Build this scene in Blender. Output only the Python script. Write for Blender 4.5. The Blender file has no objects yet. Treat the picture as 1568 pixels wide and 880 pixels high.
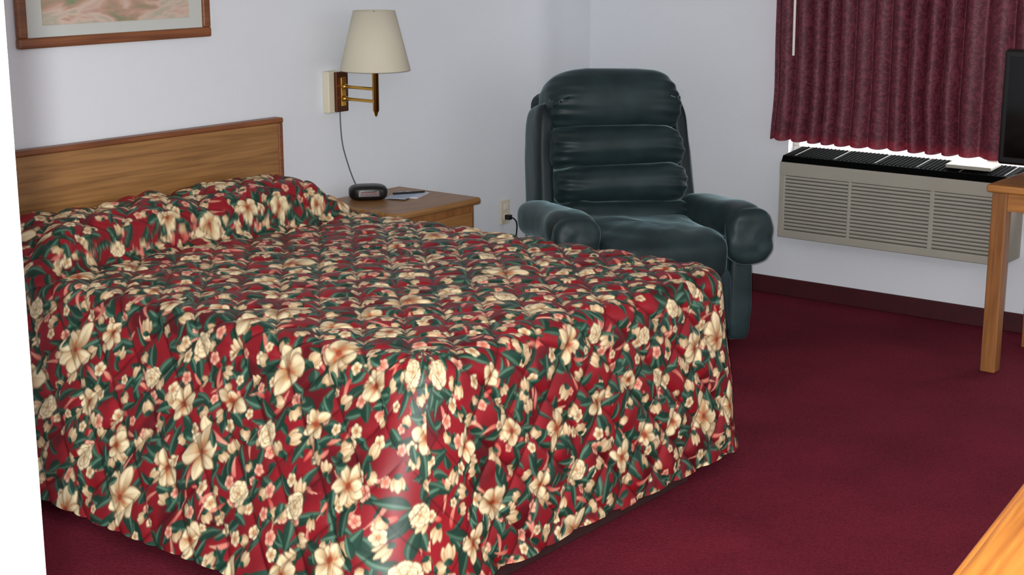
import bpy, bmesh, math, random
import numpy as np
from mathutils import Vector, Matrix
random.seed(7); rng=np.random.default_rng(11)
scene=bpy.context.scene
try:
    scene.view_settings.view_transform='Standard'
    scene.view_settings.look='None'
except Exception as e: print(e)

def lin(c):
    return tuple((x/12.92 if x<=0.04045 else ((x+0.055)/1.055)**2.4) for x in c[:3])
# ---------------------------------------------------------------- materials
def new_mat(name):
    m=bpy.data.materials.new(name); m.use_nodes=True
    nt=m.node_tree; b=nt.nodes['Principled BSDF']; return m,nt,b
def mat(name,rgb,rough=0.6,metal=0.0,spec=0.5,noise=0.0,nscale=20,bump=0.0,bscale=80,emit=None,estr=0,sheen=0):
    m,nt,b=new_mat(name); c=lin(rgb)
    b.inputs['Base Color'].default_value=(*c,1); b.inputs['Roughness'].default_value=rough
    b.inputs['Metallic'].default_value=metal; b.inputs['Specular IOR Level'].default_value=spec
    if sheen: b.inputs['Sheen Weight'].default_value=sheen
    tc=nt.nodes.new('ShaderNodeTexCoord')
    if noise>0:
        n=nt.nodes.new('ShaderNodeTexNoise'); n.inputs['Scale'].default_value=nscale; n.inputs['Detail'].default_value=5
        nt.links.new(tc.outputs['Object'],n.inputs['Vector'])
        r=nt.nodes.new('ShaderNodeValToRGB'); nt.links.new(n.outputs['Fac'],r.inputs['Fac'])
        r.color_ramp.elements[0].position=.3; r.color_ramp.elements[1].position=.7
        r.color_ramp.elements[0].color=(*[x*(1-noise) for x in c],1); r.color_ramp.elements[1].color=(*[min(1,x*(1+noise)) for x in c],1)
        nt.links.new(r.outputs['Color'],b.inputs['Base Color'])
    if bump>0:
        n=nt.nodes.new('ShaderNodeTexNoise'); n.inputs['Scale'].default_value=bscale; n.inputs['Detail'].default_value=4
        nt.links.new(tc.outputs['Object'],n.inputs['Vector'])
        bp=nt.nodes.new('ShaderNodeBump'); bp.inputs['Strength'].default_value=bump; bp.inputs['Distance'].default_value=.01
        nt.links.new(n.outputs['Fac'],bp.inputs['Height']); nt.links.new(bp.outputs['Normal'],b.inputs['Normal'])
    if emit: b.inputs['Emission Color'].default_value=(*lin(emit),1); b.inputs['Emission Strength'].default_value=estr
    return m
def wood(name,c1,c2,axis=0,rough=.4,scale=1.0,rings=.18):
    m,nt,b=new_mat(name)
    tc=nt.nodes.new('ShaderNodeTexCoord'); mp=nt.nodes.new('ShaderNodeMapping')
    s=[60*scale]*3; s[axis]=2.5*scale; mp.inputs['Scale'].default_value=s
    nt.links.new(tc.outputs['Object'],mp.inputs['Vector'])
    n=nt.nodes.new('ShaderNodeTexNoise'); n.inputs['Scale'].default_value=1.6; n.inputs['Detail'].default_value=6; n.inputs['Distortion'].default_value=.3
    nt.links.new(mp.outputs['Vector'],n.inputs['Vector'])
    mp2=nt.nodes.new('ShaderNodeMapping'); s2=[5*scale]*3; s2[axis]=.6*scale; mp2.inputs['Scale'].default_value=s2
    nt.links.new(tc.outputs['Object'],mp2.inputs['Vector'])
    w=nt.nodes.new('ShaderNodeTexNoise'); w.inputs['Scale'].default_value=1.2; w.inputs['Detail'].default_value=2
    nt.links.new(mp2.outputs['Vector'],w.inputs['Vector'])
    mu=nt.nodes.new('ShaderNodeMath'); mu.operation='MULTIPLY'; mu.inputs[1].default_value=14; nt.links.new(w.outputs['Fac'],mu.inputs[0])
    fr=nt.nodes.new('ShaderNodeMath'); fr.operation='PINGPONG'; fr.inputs[1].default_value=1.0; nt.links.new(mu.outputs[0],fr.inputs[0])
    mx=nt.nodes.new('ShaderNodeMath'); mx.operation='MULTIPLY_ADD'; mx.inputs[1].default_value=rings; nt.links.new(fr.outputs[0],mx.inputs[0])
    m3=nt.nodes.new('ShaderNodeMath'); m3.operation='MULTIPLY'; m3.inputs[1].default_value=.85; nt.links.new(n.outputs['Fac'],m3.inputs[0])
    nt.links.new(m3.outputs[0],mx.inputs[2])
    r=nt.nodes.new('ShaderNodeValToRGB'); r.color_ramp.elements[0].position=.28; r.color_ramp.elements[1].position=.7
    r.color_ramp.elements[0].color=(*lin(c1),1); r.color_ramp.elements[1].color=(*lin(c2),1)
    nt.links.new(mx.outputs[0],r.inputs['Fac']); nt.links.new(r.outputs['Color'],b.inputs['Base Color'])
    b.inputs['Roughness'].default_value=rough
    return m
M_wall=mat('wall_paint',(.865,.885,.905),.75,bump=.12,bscale=140,spec=.25)
M_ceil=mat('ceiling_paint',(.88,.88,.88),.9,bump=.3,bscale=60)
M_base=mat('baseboard_vinyl',(.24,.05,.08),.55,noise=.2)
M_oak_x=wood('oak_x',(.48,.33,.18),(.63,.46,.27),0)
M_oak_z=wood('oak_z',(.44,.28,.15),(.60,.40,.22),2)
M_oak_y=wood('oak_y',(.54,.34,.17),(.70,.48,.25),1)
M_frame=wood('frame_wood',(.40,.22,.12),(.54,.33,.19),0)
M_orange=wood('desk_oak',(.60,.34,.11),(.80,.52,.21),0,.35)
M_brass=mat('brass',(.80,.62,.28),.22,1.0)
M_black=mat('black_plastic',(.05,.05,.055),.35)
M_vent=mat('black_vent',(.025,.03,.03),.8,spec=.02)
M_ac=mat('ac_beige',(.62,.61,.56),.5,noise=.04,nscale=6)
M_acd=mat('ac_groove',(.36,.35,.32),.6)
M_white=mat('white_plastic',(.88,.87,.83),.4)
M_ivory=mat('ivory_plastic',(.84,.81,.72),.45)
M_paper=mat('paper',(.80,.83,.88),.7,noise=.05,nscale=40)
M_basebox=mat('bed_base',(.20,.07,.07),.8,noise=.3)

def carpet():
    m,nt,b=new_mat('carpet_burgundy')
    tc=nt.nodes.new('ShaderNodeTexCoord')
    n=nt.nodes.new('ShaderNodeTexNoise'); n.inputs['Scale'].default_value=130; n.inputs['Detail'].default_value=3
    n2=nt.nodes.new('ShaderNodeTexNoise'); n2.inputs['Scale'].default_value=2.2; n2.inputs['Detail'].default_value=5
    for k in (n,n2): nt.links.new(tc.outputs['Object'],k.inputs['Vector'])
    a=nt.nodes.new('ShaderNodeMath'); a.operation='MULTIPLY_ADD'; a.inputs[1].default_value=.6
    nt.links.new(n.outputs['Fac'],a.inputs[0])
    h=nt.nodes.new('ShaderNodeMath'); h.operation='MULTIPLY'; h.inputs[1].default_value=.4; nt.links.new(n2.outputs['Fac'],h.inputs[0])
    nt.links.new(h.outputs[0],a.inputs[2])
    r=nt.nodes.new('ShaderNodeValToRGB'); r.color_ramp.elements[0].position=.35; r.color_ramp.elements[1].position=.65
    r.color_ramp.elements[0].color=(*lin((.315,.08,.13)),1); r.color_ramp.elements[1].color=(*lin((.455,.135,.20)),1)
    nt.links.new(a.outputs[0],r.inputs['Fac']); nt.links.new(r.outputs['Color'],b.inputs['Base Color'])
    b.inputs['Roughness'].default_value=.95; b.inputs['Specular IOR Level'].default_value=.1
    bp=nt.nodes.new('ShaderNodeBump'); bp.inputs['Strength'].default_value=.5; bp.inputs['Distance'].default_value=.006
    nt.links.new(n.outputs['Fac'],bp.inputs['Height']); nt.links.new(bp.outputs['Normal'],b.inputs['Normal'])
    return m
M_carpet=carpet()
def velvet(name,c1,c2,sc=4):
    m,nt,b=new_mat(name)
    tc=nt.nodes.new('ShaderNodeTexCoord')
    n=nt.nodes.new('ShaderNodeTexNoise'); n.inputs['Scale'].default_value=sc; n.inputs['Detail'].default_value=3; n.inputs['Distortion'].default_value=.6
    nt.links.new(tc.outputs['Object'],n.inputs['Vector'])
    r=nt.nodes.new('ShaderNodeValToRGB'); r.color_ramp.elements[0].position=.35; r.color_ramp.elements[1].position=.75
    r.color_ramp.elements[0].color=(*lin(c1),1); r.color_ramp.elements[1].color=(*lin(c2),1)
    nt.links.new(n.outputs['Fac'],r.inputs['Fac']); nt.links.new(r.outputs['Color'],b.inputs['Base Color'])
    b.inputs['Roughness'].default_value=.5; b.inputs['Sheen Weight'].default_value=.5; b.inputs['Sheen Roughness'].default_value=.26
    b.inputs['Sheen Tint'].default_value=(*lin((.66,.79,.81)),1); b.inputs['Specular IOR Level'].default_value=.3
    bp=nt.nodes.new('ShaderNodeBump'); bp.inputs['Strength'].default_value=.25; bp.inputs['Distance'].default_value=.02
    nt.links.new(n.outputs['Fac'],bp.inputs['Height']); nt.links.new(bp.outputs['Normal'],b.inputs['Normal'])
    return m
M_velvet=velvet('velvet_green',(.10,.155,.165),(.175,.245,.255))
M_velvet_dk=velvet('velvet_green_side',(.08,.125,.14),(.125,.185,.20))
# ---------------------------------------------------------------- helpers
def link(o,parent=None):
    scene.collection.objects.link(o)
    if parent: o.parent=parent
    return o
def group(name,loc=(0,0,0),rz=0):
    e=bpy.data.objects.new(name,None); e.location=loc; e.rotation_euler=(0,0,rz); e.empty_display_size=.1
    return link(e)
def box(name,lo,hi,m,parent=None,bevel=0.0,seg=3,rot=None):
    lo=Vector(lo);hi=Vector(hi);c=(lo+hi)/2;s=hi-lo
    bm=bmesh.new(); bmesh.ops.create_cube(bm,size=1)
    bmesh.ops.scale(bm,vec=s,verts=bm.verts)
    if bevel>0: bmesh.ops.bevel(bm,geom=bm.edges[:],offset=bevel,segments=seg,affect='EDGES',profile=.5)
    me=bpy.data.meshes.new(name); bm.to_mesh(me); bm.free(); me.materials.append(m)
    if bevel>0: me.shade_smooth()
    o=bpy.data.objects.new(name,me); o.location=c
    if rot: o.rotation_euler=rot
    link(o,parent)
    if bevel>0:
        md=o.modifiers.new('wn','WEIGHTED_NORMAL'); md.keep_sharp=False
    return o
def vnoise(x,y,scale,seed=0):
    g=np.random.default_rng(seed).random((64,64)); x=np.asarray(x)*scale+100; y=np.asarray(y)*scale+100
    xi=np.floor(x).astype(int); yi=np.floor(y).astype(int); fx=x-xi; fy=y-yi
    fx=fx*fx*(3-2*fx); fy=fy*fy*(3-2*fy); a=lambda i,j:g[i%64,j%64]
    return (a(xi,yi)*(1-fx)*(1-fy)+a(xi+1,yi)*fx*(1-fy)+a(xi,yi+1)*(1-fx)*fy+a(xi+1,yi+1)*fx*fy)*2-1
def grid_mesh(name,P,m,parent=None,closeu=False,mask=None,col=None):
    nu,nv=P.shape[:2]; idx=np.arange(nu*nv).reshape(nu,nv)
    A=idx[:-1,:-1];B=idx[1:,:-1];C=idx[1:,1:];D=idx[:-1,1:]
    q=np.stack([A,B,C,D],-1)
    if closeu:
        q=np.concatenate([q,np.stack([idx[-1,:-1],idx[0,:-1],idx[0,1:],idx[-1,1:]],-1)[None]],0)
    q=q.reshape(-1,4)
    if mask is not None: q=q[mask.reshape(-1)]
    me=bpy.data.meshes.new(name); V=P.reshape(-1,3).astype(np.float32)
    me.vertices.add(len(V)); me.vertices.foreach_set('co',V.ravel())
    me.loops.add(q.size); me.loops.foreach_set('vertex_index',q.ravel().astype(np.int32))
    me.polygons.add(len(q)); me.polygons.foreach_set('loop_start',(np.arange(len(q))*4).astype(np.int32))
    me.polygons.foreach_set('loop_total',np.full(len(q),4,np.int32))
    me.update(calc_edges=True); me.validate()
    if col is not None:
        ca=me.color_attributes.new('pattern','FLOAT_COLOR','POINT')
        c4=np.ones((len(V),4),np.float32); c4[:,:3]=col.reshape(-1,3); ca.data.foreach_set('color',c4.ravel())
    me.shade_smooth(); me.materials.append(m)
    o=bpy.data.objects.new(name,me); return link(o,parent)
def sell(name,half,loc,m,parent=None,e1=.5,e2=.5,rot=(0,0,0),wr=0.0,ws=8,seed=1,warp=None,nu=96,nv=48,axis='z'):
    """super-ellipsoid cushion; axis = pole axis"""
    u=np.linspace(0,2*np.pi,nu,endpoint=False); v=np.linspace(-np.pi/2,np.pi/2,nv)
    U,Vv=np.meshgrid(u,v,indexing='ij'); p=lambda a,e:np.sign(a)*np.abs(a)**e
    a_=p(np.cos(Vv),e1)*p(np.cos(U),e2); b_=p(np.cos(Vv),e1)*p(np.sin(U),e2); c_=p(np.sin(Vv),e1)
    if axis=='z': x,y,z=a_,b_,c_
    elif axis=='x': x,y,z=c_,a_,b_
    else: x,y,z=b_,c_,a_
    P=np.stack([x*half[0],y*half[1],z*half[2]],-1)
    if wr>0:
        n=vnoise(P[...,0]+P[...,1]*.7,P[...,2]+P[...,1]*.5,ws,seed)+.5*vnoise(P[...,0]-P[...,1]*.6,P[...,2]-.4*P[...,1],ws*2.3,seed+5)
        N=np.stack([x,y,z],-1); P=P+N*n[...,None]*wr
    if warp: P=warp(P)
    o=grid_mesh(name,P,m,parent,closeu=True); o.location=loc; o.rotation_euler=rot; return o
def tube(name,pts,r,m,parent=None,poly=False):
    c=bpy.data.curves.new(name,'CURVE'); c.dimensions='3D'; c.bevel_depth=r; c.bevel_resolution=4; c.use_fill_caps=True
    s=c.splines.new('POLY' if poly else 'NURBS'); s.points.add(len(pts)-1)
    for i,p in enumerate(pts): s.points[i].co=(*p,1)
    if not poly: s.use_endpoint_u=True; s.order_u=3; s.resolution_u=10
    c.materials.append(m); o=bpy.data.objects.new(name,c); return link(o,parent)
def lathe(name,prof,loc,m,parent=None,n=48):
    a=np.linspace(0,2*np.pi,n,endpoint=False); pr=np.array(prof)
    P=np.stack([pr[None,:,0]*np.cos(a)[:,None],pr[None,:,0]*np.sin(a)[:,None],np.repeat(pr[None,:,1],n,0)],-1)
    o=grid_mesh(name,P,m,parent,closeu=True); o.location=loc; return o
# ---------------------------------------------------------------- room
WX=6.40; WY=4.50
box('floor',(-1.5,-1.8,-.05),(WX+.15,WY+.12,0),M_carpet)
box('ceiling',(-1.5,-1.8,2.45),(WX+.15,WY+.12,2.5),M_ceil)
box('wall_back',(-1.5,WY,0),(WX+.15,WY+.12,2.45),M_wall)
OY0,OY1,OZ0,OZ1=1.55,3.365,.66,2.05
wb=group('wall_right')
box('below_window',(WX,-1.8,0),(WX+.15,WY,OZ0),M_wall,wb)
box('above_window',(WX,-1.8,OZ1),(WX+.15,WY,2.45),M_wall,wb)
box('side_a',(WX,OY1,OZ0),(WX+.15,WY,OZ1),M_wall,wb)
box('side_b',(WX,-1.8,OZ0),(WX+.15,OY0,OZ1),M_wall,wb)
box('baseboard_back',(-1.5,WY-.012,0),(WX,WY,.085),M_base,bevel=.004)
box('baseboard_right',(WX-.012,-1.8,0),(WX,WY-.012,.085),M_base,bevel=.004)
box('wall_partition',(-1.5,.80,0),(.5405,.92,2.45),M_wall,bevel=.004)
wn=group('window_1',(WX+.08,0,0))
for nm,lo,hi in [('rail_bottom',(-.03,OY0,OZ0),(.03,OY1,OZ0+.05)),('rail_top',(-.03,OY0,OZ1-.05),(.03,OY1,OZ1)),
    ('stile_left',(-.028,OY1-.03,OZ0+.05),(.028,OY1,OZ1-.05)),('stile_right',(-.028,OY0,OZ0+.05),(.028,OY0+.05,OZ1-.05)),('mullion',(-.02,2.39,OZ0+.05),(.02,2.44,OZ1-.05))]:
    box(nm,lo,hi,M_white,wn,bevel=.004)
# ---------------------------------------------------------------- bedspread pattern (painted numerically)
RES=.0025; CS=3.6; NC=int(CS/RES)
S=lambda c:np.array(lin(c))
canvas=np.zeros((NC,NC,3)); canvas[:]=S((.52,.08,.12))
gx,gy=np.meshgrid(np.arange(NC)*RES,np.arange(NC)*RES,indexing='ij')
nn=vnoise(gx,gy,14,3); canvas*= (1+.2*nn)[...,None]
dk=np.clip(vnoise(gx,gy,13,8)*3-.6,0,1)[...,None]; canvas=canvas*(1-dk*.7)+S((.25,.03,.06))*dk*.7
def stamp(cx,cy,R,fn):
    i0=max(0,int((cx-R)/RES)); i1=min(NC,int((cx+R)/RES)+2); j0=max(0,int((cy-R)/RES)); j1=min(NC,int((cy+R)/RES)+2)
    if i1<=i0 or j1<=j0: return
    X=(np.arange(i0,i1)*RES-cx)[:,None]+np.zeros((1,j1-j0)); Y=(np.arange(j0,j1)*RES-cy)[None,:]+np.zeros((i1-i0,1))
    for a,c in fn(X,Y):
        a=a[...,None]; canvas[i0:i1,j0:j1]=canvas[i0:i1,j0:j1]*(1-a)+c*a
def petal(X,Y,ang,L,W,off=0,bend=0,pw=.8):
    u=(X*math.cos(ang)+Y*math.sin(ang)-off)/L; v=-X*math.sin(ang)+Y*math.cos(ang)-bend*L*np.clip(u,0,1)**2
    uc=np.clip(u,0.001,.999); w=W*np.sin(np.pi*uc**pw)**.75
    a=np.clip((w-np.abs(v))/RES+.5,0,1)*((u>0)&(u<1)); vn=v/np.maximum(w,1e-4)
    return a,uc,vn
def mixc(c1,c2,t): t=np.clip(t,0,1)[...,None]; return c1*(1-t)+c2*t
G1,G2,G3=S((.05,.16,.12)),S((.16,.34,.27)),S((.45,.58,.49))
CR,CT,CB,DKR=S((.92,.86,.70)),S((.73,.58,.40)),S((.54,.32,.21)),S((.28,.04,.07))
PK,PK2=S((.80,.38,.36)),S((.90,.70,.58))
def leaf(cx,cy,ang,L,W,bend,tone):
    def fn(X,Y):
        a,u,vn=petal(X,Y,ang,L,W,0,bend,.85)
        c=mixc(G1,G2,(vn*.5+.5)*tone+.1); c=mixc(c,G3,np.exp(-((vn-.45)/.22)**2)*.75*tone); c=mixc(c,G1,np.exp(-(vn/.10)**2)*.6)
        yield a,c
    stamp(cx,cy,L*1.25,fn)
def lily(cx,cy,rot,L,W,n=6):
    def fn(X,Y):
        sq=random.uniform(.65,1.0); tx=random.uniform(-.3,.3)
        for k in list(range(0,n,2))+list(range(1,n,2)):
            ang=rot+k*2*math.pi/n+random.uniform(-.28,.28); l=L*random.uniform(.65,1.15)*(1 if k%2 else sq); b=random.uniform(-.3,.3); w_=W*random.uniform(.8,1.15)
            a,u,vn=petal(X,Y,ang,l,w_*1.10,0,b,1.35); yield a*.75,CB*.55
            a,u,vn=petal(X,Y,ang,l*.97,w_*.97,0,b,1.35)
            c=mixc(CT,CR,u*2.0-.35+.35*np.sin(vn*3+tx)); c=mixc(c,CT,np.exp(-(vn/.12)**2)*.8*(1-u*.6)); c=mixc(c,CB,np.clip(1-u*2.6,0,1)); c=mixc(c,CT*.8,np.clip((np.abs(vn)-.66)*3,0,1)*.7)
            yield a,c
        for k in range(4):
            ang=rot+k*1.56+.3; a,u,vn=petal(X,Y,ang,L*.36,.003,0,.2,.8); yield a*.9,S((.74,.36,.20))
        r=np.hypot(X,Y); yield np.clip((.008-r)/RES+.5,0,1),S((.55,.24,.15))
    stamp(cx,cy,L*1.35,fn)
def peony(cx,cy,rot,R):
    def fn(X,Y):
        for ring,(rr_,n_) in enumerate(((1.0,7),(.68,5),(.38,4))):
            for k in range(n_):
                ang=rot+k*2*math.pi/n_+ring*.5+random.uniform(-.1,.1)
                a,u,vn=petal(X,Y,ang,R*rr_,R*rr_*.46,0,0,1.9); yield a*.8,CB*.6
                a,u,vn=petal(X,Y,ang,R*rr_*.94,R*rr_*.40,0,0,1.9); yield a,mixc(CT,CR,u*1.8-.45)
    stamp(cx,cy,R*1.2,fn)
def small(cx,cy,rot,L,pink):
    def fn(X,Y):
        for k in range(5):
            ang=rot+k*2*math.pi/5
            a,u,vn=petal(X,Y,ang,L,L*.46,0,0,1.5); yield a*.7,DKR
            a,u,vn=petal(X,Y,ang,L*.95,L*.40,0,0,1.5)
            c=mixc(PK if pink else CT,PK2 if pink else CR,u*1.7-.3); yield a,c
        r=np.hypot(X,Y); yield np.clip((L*.2-r)/RES+.5,0,1),S((.62,.20,.20)); yield np.clip((L*.09-r)/RES+.5,0,1),S((.9,.75,.4))
    stamp(cx,cy,L*1.2,fn)
def bud(cx,cy,ang,L,W):
    def fn(X,Y):
        for db in (-.5,.5,0):
            a,u,vn=petal(X,Y,ang+db*.55,L*(1 if db==0 else .9),W,0,db*.25,1.0); yield a*.7,CB*.6
            a,u,vn=petal(X,Y,ang+db*.55,L*(1 if db==0 else .9)*.96,W*.86,0,db*.25,1.0)
            c=mixc(CT,CR,.35+.7*u-.5*np.abs(vn)); c=mixc(c,PK,np.exp(-((vn-.3)/.2)**2)*.25); yield a,c
        a,u,vn=petal(X,Y,ang,L*.38,W*.9,-.004,0,.7); yield a,mixc(G1,G2,vn*.5+.5)
    stamp(cx,cy,L*1.3,fn)
def swirl(cx,cy,ang,L,b,c):
    def fn(X,Y):
        a,u,vn=petal(X,Y,ang,L,.0065,0,b,.8); yield a,mixc(c,PK2,u*.8)
    stamp(cx,cy,L*1.5,fn)
def jit(sp,j):
    n=int(CS/sp)+1; out=[]
    for i in range(n):
        for k in range(n):
            out.append(((i+(k%2)*.5+random.uniform(-j,j))*sp,(k+random.uniform(-j,j))*sp))
    random.shuffle(out); return out
for x,y in jit(.057,.5): leaf(x,y,random.uniform(0,6.28),random.uniform(.035,.08),random.uniform(.008,.017),random.uniform(-.7,.7),random.uniform(.3,1))
for x,y in jit(.10,.5): swirl(x,y,random.uniform(0,6.28),random.uniform(.045,.08),random.uniform(-1,1),random.choice([PK,S((.72,.18,.20)),S((.76,.22,.22)),S((.76,.22,.22))]))
big=jit(.178,.24)
for x,y in big:
    k0=random.uniform(0,6.28)
    for k in range(5): leaf(x+.03*math.cos(k0+k),y+.03*math.sin(k0+k),k0+k*1.25,random.uniform(.06,.09),random.uniform(.011,.018),random.uniform(-.4,.4),random.uniform(.3,1))
for x,y in jit(.066,.42):
    if random.random()<.6:
        small(x,y,random.uniform(0,6.28),random.uniform(.012,.022),random.random()<.4)
for x,y in jit(.078,.4): bud(x,y,random.uniform(0,6.28),random.uniform(.026,.050),random.uniform(.009,.015))
for x,y in big:
    r_=random.random()
    if r_<.15: lily(x,y,random.uniform(0,6.28),random.uniform(.072,.085),random.uniform(.022,.028),6)
    elif r_<.72: lily(x,y,random.uniform(0,6.28),random.uniform(.040,.064),random.uniform(.015,.022),random.choice([5,6,4]))
    elif r_<.90: peony(x,y,random.uniform(0,6.28),random.uniform(.028,.040))
    for q in range(3):
        if random.random()<.5:
            th=random.uniform(0,6.28); leaf(x+.05*math.cos(th),y+.05*math.sin(th),th+1.5,.05,.011,random.uniform(-.5,.5),1)
canvas=np.clip(canvas,0,1)
def sample(x,y):
    fx=np.clip(x/RES,0,NC-2); fy=np.clip(y/RES,0,NC-2); i=fx.astype(int); j=fy.astype(int); a=(fx-i)[...,None]; b=(fy-j)[...,None]
    return canvas[i,j]*(1-a)*(1-b)+canvas[i+1,j]*a*(1-b)+canvas[i,j+1]*(1-a)*b+canvas[i+1,j+1]*a*b
# ---------------------------------------------------------------- bed
bed=group('bed',(0,0,0))
BX0,BX1,BY0,BY1=2.73,4.24,2.40,4.44; ZT=.635; HEM=.058
rc=.13; flat=.075; rr=.055; arc=rr*math.pi/2; DROP=flat+arc+(ZT-rr-HEM)
step=.003
s=np.arange(BX0+rc-DROP,BX1-rc+DROP+step,step); t=np.arange(BY0+rc-DROP,BY1,step)
Sx,Ty=np.meshgrid(s,t,indexing='ij')
px=np.clip(Sx,BX0+rc,BX1-rc); py=np.maximum(Ty,BY0+rc)
ox,oy=Sx-px,Ty-py; d0=np.hypot(ox,oy); d=np.minimum(d0,DROP)
nx=np.where(d0>1e-6,ox/np.maximum(d0,1e-6),0); ny=np.where(d0>1e-6,oy/np.maximum(d0,1e-6),0)
ang=np.clip((d-flat)/rr,0,np.pi/2); dep=np.clip(d-flat-arc,0,None); depf=dep/(ZT-rr-HEM)
hor=np.where(d<flat,d,flat+rr*np.sin(ang))
left=Sx<(BX0+BX1)/2
phi=np.where(left,np.arctan2(-ny,-nx),np.arctan2(nx,-ny)); phi=np.where(d0<1e-6,0,np.clip(phi,0,np.pi/2))
Wi=BX1-BX0-2*rc
Pp=np.where(left,-(py-BY0-rc)+phi*.3+(px-BX0-rc), Wi+.47+phi*.3+(py-BY0-rc))
corner=np.sin(2*phi)*((np.abs(nx)>.01)&(np.abs(ny)>.01))
sideL=np.clip(-nx,0,1); foot=np.clip(-ny,0,1); sideR=np.clip(nx,0,1)
toft=np.clip(1-(py-BY0)/2.0,0,1)
flare=(.28+.24*toft)*sideL**2+.12*foot**2+.05*sideR**2+.05*corner
fold=vnoise(Pp,Pp*0,4.5,21)*.018+vnoise(Pp,Pp*0+3.3,11,22)*.006+vnoise(Pp+dep*.3,dep,7,23)*.008
hor=hor+dep*flare+fold*depf**.9
z=np.where(d<flat,ZT,ZT-rr*(1-np.cos(ang))-dep*(1-.04*flare))
z=z+depf**2*(.012*vnoise(Pp,Pp*0+9,4,31)-.02*sideL-.012*corner)
def sm(a,b,x): q=np.clip((x-a)/(b-a),0,1); return q*q*(3-2*q)
qd=BY1-py
edge=sm(-.02,.16,px-(BX0+rc)+.08-hor*0)*sm(-.02,.16,(BX1-rc)-px+.08)
edge=edge*(1-sm(.0,.15,d))
wob=.03*vnoise(px,px*0,3.5,41)
xq=np.clip((.40+wob-qd)/.13,0,1); fr=np.sqrt(np.clip(1-(1-xq)**2.2,0,1))*sm(0,.25,xq)
ph=(.135-.05*np.exp(-(qd/.07)**2)+.016*vnoise(px,qd,5,42)+.008*vnoise(px,qd,16,43))
ph=ph-.025*np.exp(-((px-(BX0+BX1)/2-.05)/.06)**2)
pz=ph*fr*edge-.016*np.exp(-((qd-.43-wob)/.022)**2)*(d<.2)
z=z+pz
dz=np.diff(pz,axis=1,prepend=pz[:,:1]); extra=np.cumsum(np.sqrt(step**2+dz**2)-step,axis=1)
top=(1-np.clip(depf*3,0,1))
z=z+top*(.007*vnoise(px,py,3,51)+.003*vnoise(px,py,11,52))
qs=.165
def ln(a): f=(a/qs)%1.0; return np.minimum(f,1-f)*qs
useS=phi>np.pi/4
pl=np.where(left, np.where((corner>0)&~useS, BX0+rc-d, np.where((corner>0)&useS, BX0+rc-(np.pi/2-phi)*.24, Sx)),
                 np.where((corner>0)&useS, BX1-rc+d, np.where((corner>0)&~useS, BX1-rc+phi*.24, Sx)))
pt=np.where(left, np.where((corner>0)&~useS, BY0+rc-phi*.24, np.where((corner>0)&useS, BY0+rc-d, Ty)),
                 np.where((corner>0)&useS, BY0+rc-(np.pi/2-phi)*.24, np.where((corner>0)&~useS, BY0+rc-d, Ty)))
pt=pt+extra
q1,q2=ln(pl+pt),ln(pl-pt+.04)
cfade=(1-np.clip(corner*1.2,0,1))
puff=.013*(1-np.exp(-(q1/.017)**1.1))*(1-np.exp(-(q2/.017)**1.1))*cfade+.008*(1-cfade)
puff=puff+.0018*vnoise(pl,pt,30,61)*cfade
X=px+nx*(hor+puff*np.sin(ang)); Y=py+ny*(hor+puff*np.sin(ang)); Z=z+puff*np.cos(ang)
Y=np.minimum(Y,BY1)
col=sample(pl-(BX0-.85),pt-(BY0-.75))
st=np.exp(-(np.minimum(q1,q2)/.0032)**2)[...,None]*.55; col=col*(1-st)
mask=(np.minimum(np.minimum(d0[:-1,:-1],d0[1:,:-1]),np.minimum(d0[:-1,1:],d0[1:,1:]))<DROP)
m,nt,b=new_mat('floral_quilt')
at=nt.nodes.new('ShaderNodeAttribute'); at.attribute_name='pattern'; nt.links.new(at.outputs['Color'],b.inputs['Base Color'])
b.inputs['Roughness'].default_value=.46; b.inputs['Specular IOR Level'].default_value=.3
spread=grid_mesh('bedspread',np.stack([X,Y,Z],-1),m,bed,mask=mask,col=col)
box('mattress',(BX0+.06,BY0+.06,.30),(BX1-.06,BY1-.01,.60),M_white,bed,bevel=.04)
box('base_box',(BX0+.22,BY0+.03,.08),(BX1-.22,BY1-.01,.30),M_basebox,bed,bevel=.01)
box('base_plinth',(BX0+.20,BY0-.02,0),(3.95,BY1-.01,.10),M_basebox,bed,bevel=.006)
hb=box('headboard_panel',(2.78,4.455,.30),(4.20,4.49,.955),M_oak_x,bed,bevel=.003)
box('headboard_top_rail',(2.76,4.447,.950),(4.225,4.495,.972),M_frame,bed,bevel=.007)
box('headboard_right_rail',(4.198,4.449,.10),(4.223,4.494,.952),M_frame,bed,bevel=.007)
box('headboard_left_rail',(2.762,4.449,.10),(2.787,4.494,.952),M_frame,bed,bevel=.007)
# ---------------------------------------------------------------- nightstand
ns=group('nightstand',(4.41,4.02,0))
box('top',(-.01,-.015,.575),(.51,.45,.605),M_oak_x,ns,bevel=.012)
box('carcass',(.01,.01,.06),(.49,.44,.576),M_oak_z,ns,bevel=.006)
box('plinth',(.03,.03,0),(.47,.42,.065),M_oak_x,ns)
for i in range(2):
    z0=.33-i*.235
    box(f'drawer_{i+1}',(.035,-.006,z0),(.465,.012,z0+.215),M_oak_x,ns,bevel=.008)
    tube(f'pull_{i+1}',[(.18,-.006,z0+.12),(.19,-.028,z0+.115),(.25,-.033,z0+.11),(.31,-.028,z0+.115),(.32,-.006,z0+.12)],.005,M_brass,ns)
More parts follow.
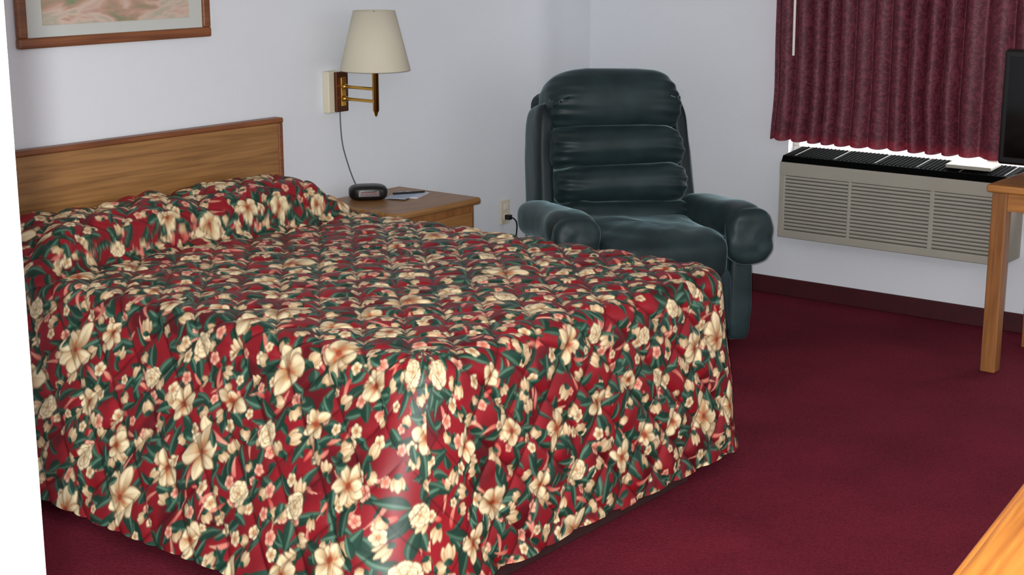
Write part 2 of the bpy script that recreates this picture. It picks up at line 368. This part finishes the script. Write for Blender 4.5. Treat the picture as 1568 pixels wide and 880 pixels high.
# ---------------------------------------------------------------- clock
ck=group('alarm_clock',(4.585,4.34,.605),math.radians(-42))
sell('case',(.080,.052,.033),(0,0,.031),M_black,ck,e1=.6,e2=.6,nu=64,nv=32)
M_red=mat('led_red',(.5,.05,.05),.3,emit=(1,.05,.05),estr=.10)
box('display_window',(-.045,-.053,.016),(.045,-.042,.044),mat('display_dark',(.12,.02,.02),.15),ck,bevel=.003,rot=(math.radians(-12),0,0))
for i,xx in enumerate((-.026,-.010,.010,.026)):
    for j,a in enumerate((.022,.030,.038)): box(f'seg_{i}_{j}',(xx-.005,-.0545,a-.001),(xx+.005,-.0525,a+.001),M_red,ck)
nt_=group('notepad',(4.77,4.26,.605),math.radians(20))
box('sheets',(-.07,-.05,0),(.07,.05,.005),M_paper,nt_); box('cover',(-.13,-.02,.005),(.03,.07,.008),mat('card_blue',(.66,.72,.80),.5),nt_)
pen=group('ballpoint_pen',(4.76,4.27,.617),math.radians(-30)); tube('barrel',[(-.07,0,0),(.07,0,0)],.0045,M_black,pen,True)
# ---------------------------------------------------------------- wall lamp
wl=group('wall_lamp',(4.563,WY,1.045))
box('mounting_box',(-.065,-.035,-.085),(.0,0,.085),M_ivory,wl,bevel=.004)
box('back_plate',(-.035,-.05,-.082),(.035,-.034,.082),mat('plate_bronze',(.35,.20,.12),.3,.6),wl,bevel=.004)
box('brass_inset',(-.014,-.058,-.06),(.014,-.049,.06),M_brass,wl,bevel=.003)
for k,zz in (('arm_upper',.022),('arm_lower',-.028)):
    tube(k,[(0,-.055,zz),(.0,-.23,zz)],.0065,M_brass,wl,True)
    sell(k+'_knuckle',(.014,.014,.012),(0,-.062,zz),M_brass,wl,e1=.8,e2=.8,nu=24,nv=16)
lathe('stem',[(0,-.09),(.005,-.085),(.009,-.07),(.013,-.065),(.013,.10),(.017,.105),(.017,.125),(.006,.13),(.006,.33),(0,.335)],(0,-.235,0),M_brass,wl)
m,nt,b=new_mat('lampshade_fabric'); b.inputs['Base Color'].default_value=(*lin((.84,.82,.74)),1); b.inputs['Roughness'].default_value=.8
tr=nt.nodes.new('ShaderNodeBsdfTranslucent'); tr.inputs['Color'].default_value=(*lin((.95,.9,.78)),1); mx=nt.nodes.new('ShaderNodeMixShader'); mx.inputs[0].default_value=.15
nt.links.new(b.outputs[0],mx.inputs[1]); nt.links.new(tr.outputs[0],mx.inputs[2]); nt.links.new(mx.outputs[0],nt.nodes['Material Output'].inputs['Surface'])
lathe('shade',[(.139,.10),(.141,.098),(.142,.102),(.084,.335),(.082,.335),(.139,.102)],(0,-.235,0),m,wl,n=64)
sell('bulb',(.03,.03,.045),(0,-.235,.19),M_white,wl,e1=1,e2=1,nu=24,nv=16)
cord=tube('power_cord_lamp',[(4.55,4.455,.965),(4.555,4.46,.85),(4.58,4.45,.75),(4.61,4.44,.66),(4.63,4.42,.61)],.0028,mat('cord_grey',(.35,.34,.33),.5))
# ---------------------------------------------------------------- outlet
ou=group('wall_outlet',(5.70,WY,.375))
box('plate',(-.036,-.008,-.058),(.036,0,.058),M_ivory,ou,bevel=.003)
for k in (-.024,.024): box('socket'+str(k),(-.015,-.012,k-.014),(.015,-.006,k+.014),M_white,ou,bevel=.003)
box('plug',(-.013,-.04,-.036),(.013,-.01,-.012),M_black,ou,bevel=.004)
tube('plug_cord',[(0,-.04,-.024),(.02,-.06,-.03),(.035,-.05,-.10),(0.01,-.045,-.18),(-.06,-.04,-.25)],.0035,M_black,ou)
# ---------------------------------------------------------------- picture
pf=group('framed_picture',(3.06,WY-.03,1.305))
W_,H_=.835,.62
for nm,lo,hi in [('bottom',(0,0,0),(W_,.028,.036)),('top',(0,0,H_-.036),(W_,.028,H_)),('left',(.001,.001,.034),(.036,.027,H_-.034)),('right',(W_-.036,.001,.034),(W_-.001,.027,H_-.034))]:
    box('frame_'+nm,lo,hi,M_frame,pf,bevel=.007)
box('mat_board',(.03,.012,.03),(W_-.03,.022,H_-.03),mat('mat_board',(.76,.78,.76),.7),pf)
m,nt,b=new_mat('desert_print'); tc=nt.nodes.new('ShaderNodeTexCoord'); mp=nt.nodes.new('ShaderNodeMapping'); mp.inputs['Scale'].default_value=(5,5,14)
n=nt.nodes.new('ShaderNodeTexNoise'); n.inputs['Scale'].default_value=1; n.inputs['Detail'].default_value=7; n.inputs['Distortion'].default_value=.8
nt.links.new(tc.outputs['Object'],mp.inputs[0]); nt.links.new(mp.outputs[0],n.inputs['Vector'])
r=nt.nodes.new('ShaderNodeValToRGB'); cr=r.color_ramp; cr.elements[0].position=.3; cr.elements[0].color=(*lin((.50,.54,.42)),1); cr.elements[1].position=.75; cr.elements[1].color=(*lin((.84,.80,.74)),1)
for pp,cc in ((.42,(.72,.58,.50)),(.5,(.80,.72,.66)),(.58,(.68,.66,.58))): e=cr.elements.new(pp); e.color=(*lin(cc),1)
nt.links.new(n.outputs['Fac'],r.inputs['Fac']); nt.links.new(r.outputs['Color'],b.inputs['Base Color'])
box('print',(.10,.008,.075),(W_-.10,.014,H_-.10),m,pf)
# ---------------------------------------------------------------- recliner
f=Vector((-.603,-.788)); rz=math.atan2(f.y,f.x)+math.pi/2
ch=group('recliner_armchair',(5.365,3.54,0),rz)
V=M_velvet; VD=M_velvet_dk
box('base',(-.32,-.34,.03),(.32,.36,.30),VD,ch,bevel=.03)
sell('footrest_panel',(.285,.060,.155),(0,-.385,.22),V,ch,e1=.35,e2=.35,wr=.004,seed=4)
sell('seat_cushion',(.285,.36,.115),(0,-.12,.395),V,ch,e1=.45,e2=.4,wr=.008,ws=7,seed=2)
tl=math.radians(-14)
bk=bpy.data.objects.new('back',None); link(bk,ch); bk.location=(0,.20,.38); bk.rotation_euler=(tl,0,0)
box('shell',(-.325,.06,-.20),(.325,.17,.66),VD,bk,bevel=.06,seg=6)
for sx in (-1,1):
    def wp(P,sx=sx):
        zt=(P[...,2]+.36)/.72; P=P.copy(); P[...,1]+= .02*np.sin(zt*3); P[...,0]+= -sx*.03*zt**3; return P
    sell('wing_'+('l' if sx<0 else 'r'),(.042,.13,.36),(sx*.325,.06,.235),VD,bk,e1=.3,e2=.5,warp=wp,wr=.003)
def wpf(hx,hz,arch=0):
    def g(P):
        P=P.copy(); xx=P[...,0]/hx; P[...,1]+= .035*np.abs(xx)**3; P[...,2]+= -.010*xx**2
        if arch: P[...,2]-= arch*np.abs(xx)**5*(P[...,2]>0)
        P[...,1]+= .008*np.sin(P[...,2]*150+xx*4)*np.abs(xx)**3
        P[...,1]+= .010*np.exp(-((xx-.05)/.05)**2)
        return P
    return g
sell('headrest_roll',(.30,.140,.138),(0,-.020,.605),V,bk,e1=.28,e2=.9,wr=.008,ws=7,seed=3,axis='x',warp=wpf(.30,.14,.05))
sell('back_roll_upper',(.295,.150,.092),(0,-.025,.400),V,bk,e1=.22,e2=.9,wr=.010,ws=8,seed=5,axis='x',warp=wpf(.295,.1))
sell('back_roll_middle',(.29,.155,.086),(0,-.035,.235),V,bk,e1=.22,e2=.9,wr=.012,ws=8,seed=6,axis='x',warp=wpf(.29,.1))
sell('back_roll_lower',(.285,.150,.078),(0,-.04,.085),V,bk,e1=.22,e2=.9,wr=.012,ws=8,seed=7,axis='x',warp=wpf(.285,.1))
for sx,nm in ((-1,'l'),(1,'r')):
    box('arm_panel_'+nm,(sx*.345-.045,-.34,.03),(sx*.345+.045,.34,.47),VD,ch,bevel=.035,seg=5)
    def wa(P,sx=sx):
        P=P.copy(); yy=P[...,1]/.36; P[...,2]+= -.035*yy-.03*np.clip(-yy-.6,0,1); P[...,0]*=(1+.12*np.clip(-yy,0,1)); return P
    sell('arm_pad_'+nm,(.088,.37,.082),(sx*.362,-.04,.505),V,ch,e1=.45,e2=.75,wr=.006,ws=7,seed=8+sx,warp=wa,axis='y')
    sell('arm_front_'+nm,(.100,.055,.112),(sx*.366,-.372,.482),V,ch,e1=.6,e2=.75,wr=.008,ws=12,seed=12+sx,axis='y')
    sell('arm_post_'+nm,(.052,.035,.19),(sx*.345,-.345,.23),V,ch,e1=.4,e2=.6,wr=.004)
for i,(a,c) in enumerate(((-.28,-.28),(.28,-.28),(-.28,.3),(.28,.3))): lathe(f'foot_{i+1}',[(0,0),(.03,0),(.035,.04),(0,.04)],(a,c,0),M_black,ch,n=20)
# ---------------------------------------------------------------- curtain
m,nt,b=new_mat('curtain_damask'); tc=nt.nodes.new('ShaderNodeTexCoord')
n=nt.nodes.new('ShaderNodeTexNoise'); n.inputs['Scale'].default_value=34; n.inputs['Detail'].default_value=3; n.inputs['Distortion'].default_value=2.0
nt.links.new(tc.outputs['Object'],n.inputs['Vector'])
r=nt.nodes.new('ShaderNodeValToRGB'); r.color_ramp.elements[0].position=.46; r.color_ramp.elements[1].position=.56
r.color_ramp.elements[0].color=(*lin((.29,.09,.15)),1); r.color_ramp.elements[1].color=(*lin((.41,.17,.225)),1)
nt.links.new(n.outputs['Fac'],r.inputs['Fac']); nt.links.new(r.outputs['Color'],b.inputs['Base Color']); b.inputs['Roughness'].default_value=.6
tr=nt.nodes.new('ShaderNodeBsdfTranslucent'); tr.inputs['Color'].default_value=(*lin((.75,.12,.2)),1); mx=nt.nodes.new('ShaderNodeMixShader')
# lined curtain: only the unlined hem lets a little daylight through
sp=nt.nodes.new('ShaderNodeSeparateXYZ'); nt.links.new(tc.outputs['Object'],sp.inputs[0])
mr=nt.nodes.new('ShaderNodeMapRange'); mr.inputs['From Min'].default_value=.765; mr.inputs['From Max'].default_value=.80; mr.inputs['To Min'].default_value=.04; mr.inputs['To Max'].default_value=.003
nt.links.new(sp.outputs['Z'],mr.inputs['Value']); nt.links.new(mr.outputs[0],mx.inputs[0])
nt.links.new(b.outputs[0],mx.inputs[1]); nt.links.new(tr.outputs[0],mx.inputs[2]); nt.links.new(mx.outputs[0],nt.nodes['Material Output'].inputs['Surface'])
cu=group('curtain',(0,0,0))
yy=np.linspace(3.405,1.45,900); zz=np.linspace(.755,2.16,60); YY,ZZ=np.meshgrid(yy,zz,indexing='ij')
ph=YY*2*np.pi/.085+3.0*vnoise(YY,YY*0,4,71)
amp=.018+.013*vnoise(YY,YY*0,7,72)
XX=6.285+amp*np.sin(ph)+.007*vnoise(YY,ZZ,5,73)*(2.2-ZZ)+.010*vnoise(YY,YY*0,4,75)
ZB=ZZ+.003*np.sin(ph+.6)*np.clip(1-(ZZ-.755)/.2,0,1)
YB=YY+.008*np.cos(ph)+.010*vnoise(YY,ZZ,3,74)
grid_mesh('drape',np.stack([XX,YB,ZB],-1),m,cu)
tube('curtain_rod',[(6.33,1.40,2.17),(6.33,3.45,2.17)],.012,M_white,cu,True)
tube('rod_bracket_a',[(6.33,3.44,2.17),(6.40,3.44,2.17)],.01,M_white,cu,True); tube('rod_bracket_b',[(6.33,1.41,2.17),(6.40,1.41,2.17)],.01,M_white,cu,True)
tube('pull_wand',[(6.24,3.275,1.145),(6.24,3.285,2.15)],.006,M_white,cu,True)
# ---------------------------------------------------------------- wall AC
ac=group('wall_air_conditioner',(6.19,2.24,.325))
AL=1.055
box('body',(.016,.003,.003),(.21,AL-.003,.342),M_ac,ac)
for nm,lo,hi in [('front_top',(0,0,.285),(.022,AL,.345)),('front_bottom',(0,0,0),(.022,AL,.035)),('front_left',(.001,AL-.03,.033),(.021,AL-.001,.287)),('front_right',(.001,.001,.033),(.021,.03,.287)),
    ('divider_1',(.001,.315,.033),(.018,.335,.287)),('divider_2',(.001,.70,.033),(.018,.715,.287))]:
    box(nm,lo,hi,M_ac,ac,bevel=.003)
box('grille_back',(.010,.02,.02),(.014,AL-.02,.30),M_acd,ac)
for i in range(15):
    z0=.040+i*.0165
    box(f'louver_{i+1}',(.002,.028,z0),(.014,AL-.028,z0+.0118),M_ac,ac,bevel=.002,seg=1)
bm=bmesh.new()
pts=[(.005,.3455),(.205,.3455),(.205,.392),(.02,.372)]
vs=[[bm.verts.new((x,y,z)) for x,z in pts] for y in (.005,AL-.005)]
bm.faces.new(vs[0]); bm.faces.new(vs[1][::-1])
for i in range(4): bm.faces.new((vs[0][i],vs[1][i],vs[1][(i+1)%4],vs[0][(i+1)%4]))
bmesh.ops.recalc_face_normals(bm,faces=bm.faces)
me=bpy.data.meshes.new('top_vent'); bm.to_mesh(me); bm.free(); me.materials.append(M_vent); link(bpy.data.objects.new('top_vent',me),ac)
for i in range(52):
    y0=.03+i*.0193
    tube(f'vent_fin_{i+1}',[(.03,y0,.375),(.20,y0,.394)],.0022,M_vent if i%10 else M_acd,ac,True)
box('control_flap',(.06,.10,.386),(.18,.30,.402),M_ac,ac,bevel=.004,rot=(0,-.08,0))
# ---------------------------------------------------------------- TV table, TV
tt=group('tv_table',(5.72,2.13,0),0)
box('top',(-.015,-1.13,.715),(.52,.02,.745),M_oak_y,tt,bevel=.008)
box('apron_front',(.01,-1.09,.645),(.03,-.02,.716),M_oak_y,tt); box('apron_side',(.01,-.03,.645),(.49,-.01,.716),M_oak_x,tt)
for i,(a,c) in enumerate(((.03,-.03),(.48,-.03),(.03,-1.08),(.48,-1.08))):
    box(f'leg_{i+1}',(a-.03,c-.03,0),(a+.03,c+.03,.716),M_oak_z,tt,bevel=.005)
tv=group('television',(5.90,1.78,.745),0)
box('screen_shell',(-.02,-.40,.055),(.05,.40,.50),M_black,tv,bevel=.012)
box('screen',(-.024,-.375,.085),(-.018,.375,.475),mat('screen_glass',(.02,.02,.025),.08),tv)
box('rear_bulge',(.04,-.25,.10),(.10,.25,.40),M_black,tv,bevel=.03)
box('stand_neck',(-.01,-.06,.01),(.05,.06,.08),M_black,tv,bevel=.008); box('stand_foot',(-.12,-.22,0),(.13,.22,.018),M_black,tv,bevel=.007)
tube('tv_cord',[(.14,.16,.10),(.20,.20,0),(.30,.21,-.20),(.33,.20,-.36),(.36,.19,-.30),(.40,.2,-.38)],.006,M_black,tv)
ou2=group('wall_outlet',(WX,2.13,.33),-math.pi/2)
box('plate',(-.036,-.008,-.058),(.036,0,.058),M_ivory,ou2,bevel=.003); box('plug',(-.018,-.05,-.03),(.018,-.008,.01),M_black,ou2,bevel=.005)
# ---------------------------------------------------------------- desk near camera
dk=group('desk',(2.60,.86,0),math.radians(7))
box('top',(-1.3,-.60,.715),(1.0,0,.75),M_orange,dk,bevel=.012)
box('edge_band',(-1.3,-.004,.712),(1.0,.010,.745),M_orange,dk,bevel=.006)
box('pedestal_left',(-1.27,-.57,.03),(-.75,-.03,.716),M_orange,dk,bevel=.006)
box('pedestal_right',(.45,-.57,.03),(.97,-.03,.716),M_orange,dk,bevel=.006)
box('modesty_panel',(-.75,-.10,.25),(.45,-.08,.716),M_orange,dk)
for i,(a,c) in enumerate(((-1.2,-.5),(-.82,-.5),(-1.2,-.1),(-.82,-.1),(.52,-.5),(.9,-.5),(.52,-.1),(.9,-.1))): lathe(f'foot_{i+1}',[(0,0),(.025,0),(.025,.03),(0,.03)],(a,c,0),M_black,dk,n=16)
# ---------------------------------------------------------------- camera
cam=bpy.data.cameras.new('camera'); co=bpy.data.objects.new('camera',cam); link(co)
cam.sensor_width=36; cam.lens=36*2350/1568; cam.clip_start=.02
co.location=(0,0,1.70); co.rotation_euler=(math.radians(90-13.17),0,math.radians(38-90))
scene.camera=co
# ---------------------------------------------------------------- lights
w=bpy.data.worlds.new('world'); scene.world=w; w.use_nodes=True
bg=w.node_tree.nodes['Background']; bg.inputs['Color'].default_value=(.92,.96,1,1); bg.inputs['Strength'].default_value=1.2
def area(name,loc,rot,sx,sy,p,c):
    l=bpy.data.lights.new(name,'AREA'); l.shape='RECTANGLE'; l.size=sx; l.size_y=sy; l.energy=p; l.color=c
    o=bpy.data.objects.new(name,l); o.location=loc; o.rotation_euler=rot; link(o); return o
area('daylight_window',(6.95,2.4,1.35),(0,math.radians(90),0),1.5,2.0,90,(.97,.98,1))
area('ceiling_fill',(2.6,1.4,2.40),(0,0,0),.5,.5,4,(1,.95,.88))  # weak unseen fill added under the ceiling, not a room fixture
fl=bpy.data.lights.new('camera_flash','POINT'); fl.energy=600; fl.shadow_soft_size=.015; fl.color=(1,.995,.99)
fo=bpy.data.objects.new('camera_flash',fl); fo.location=(-.616*.024,.788*.024,1.73); link(fo)
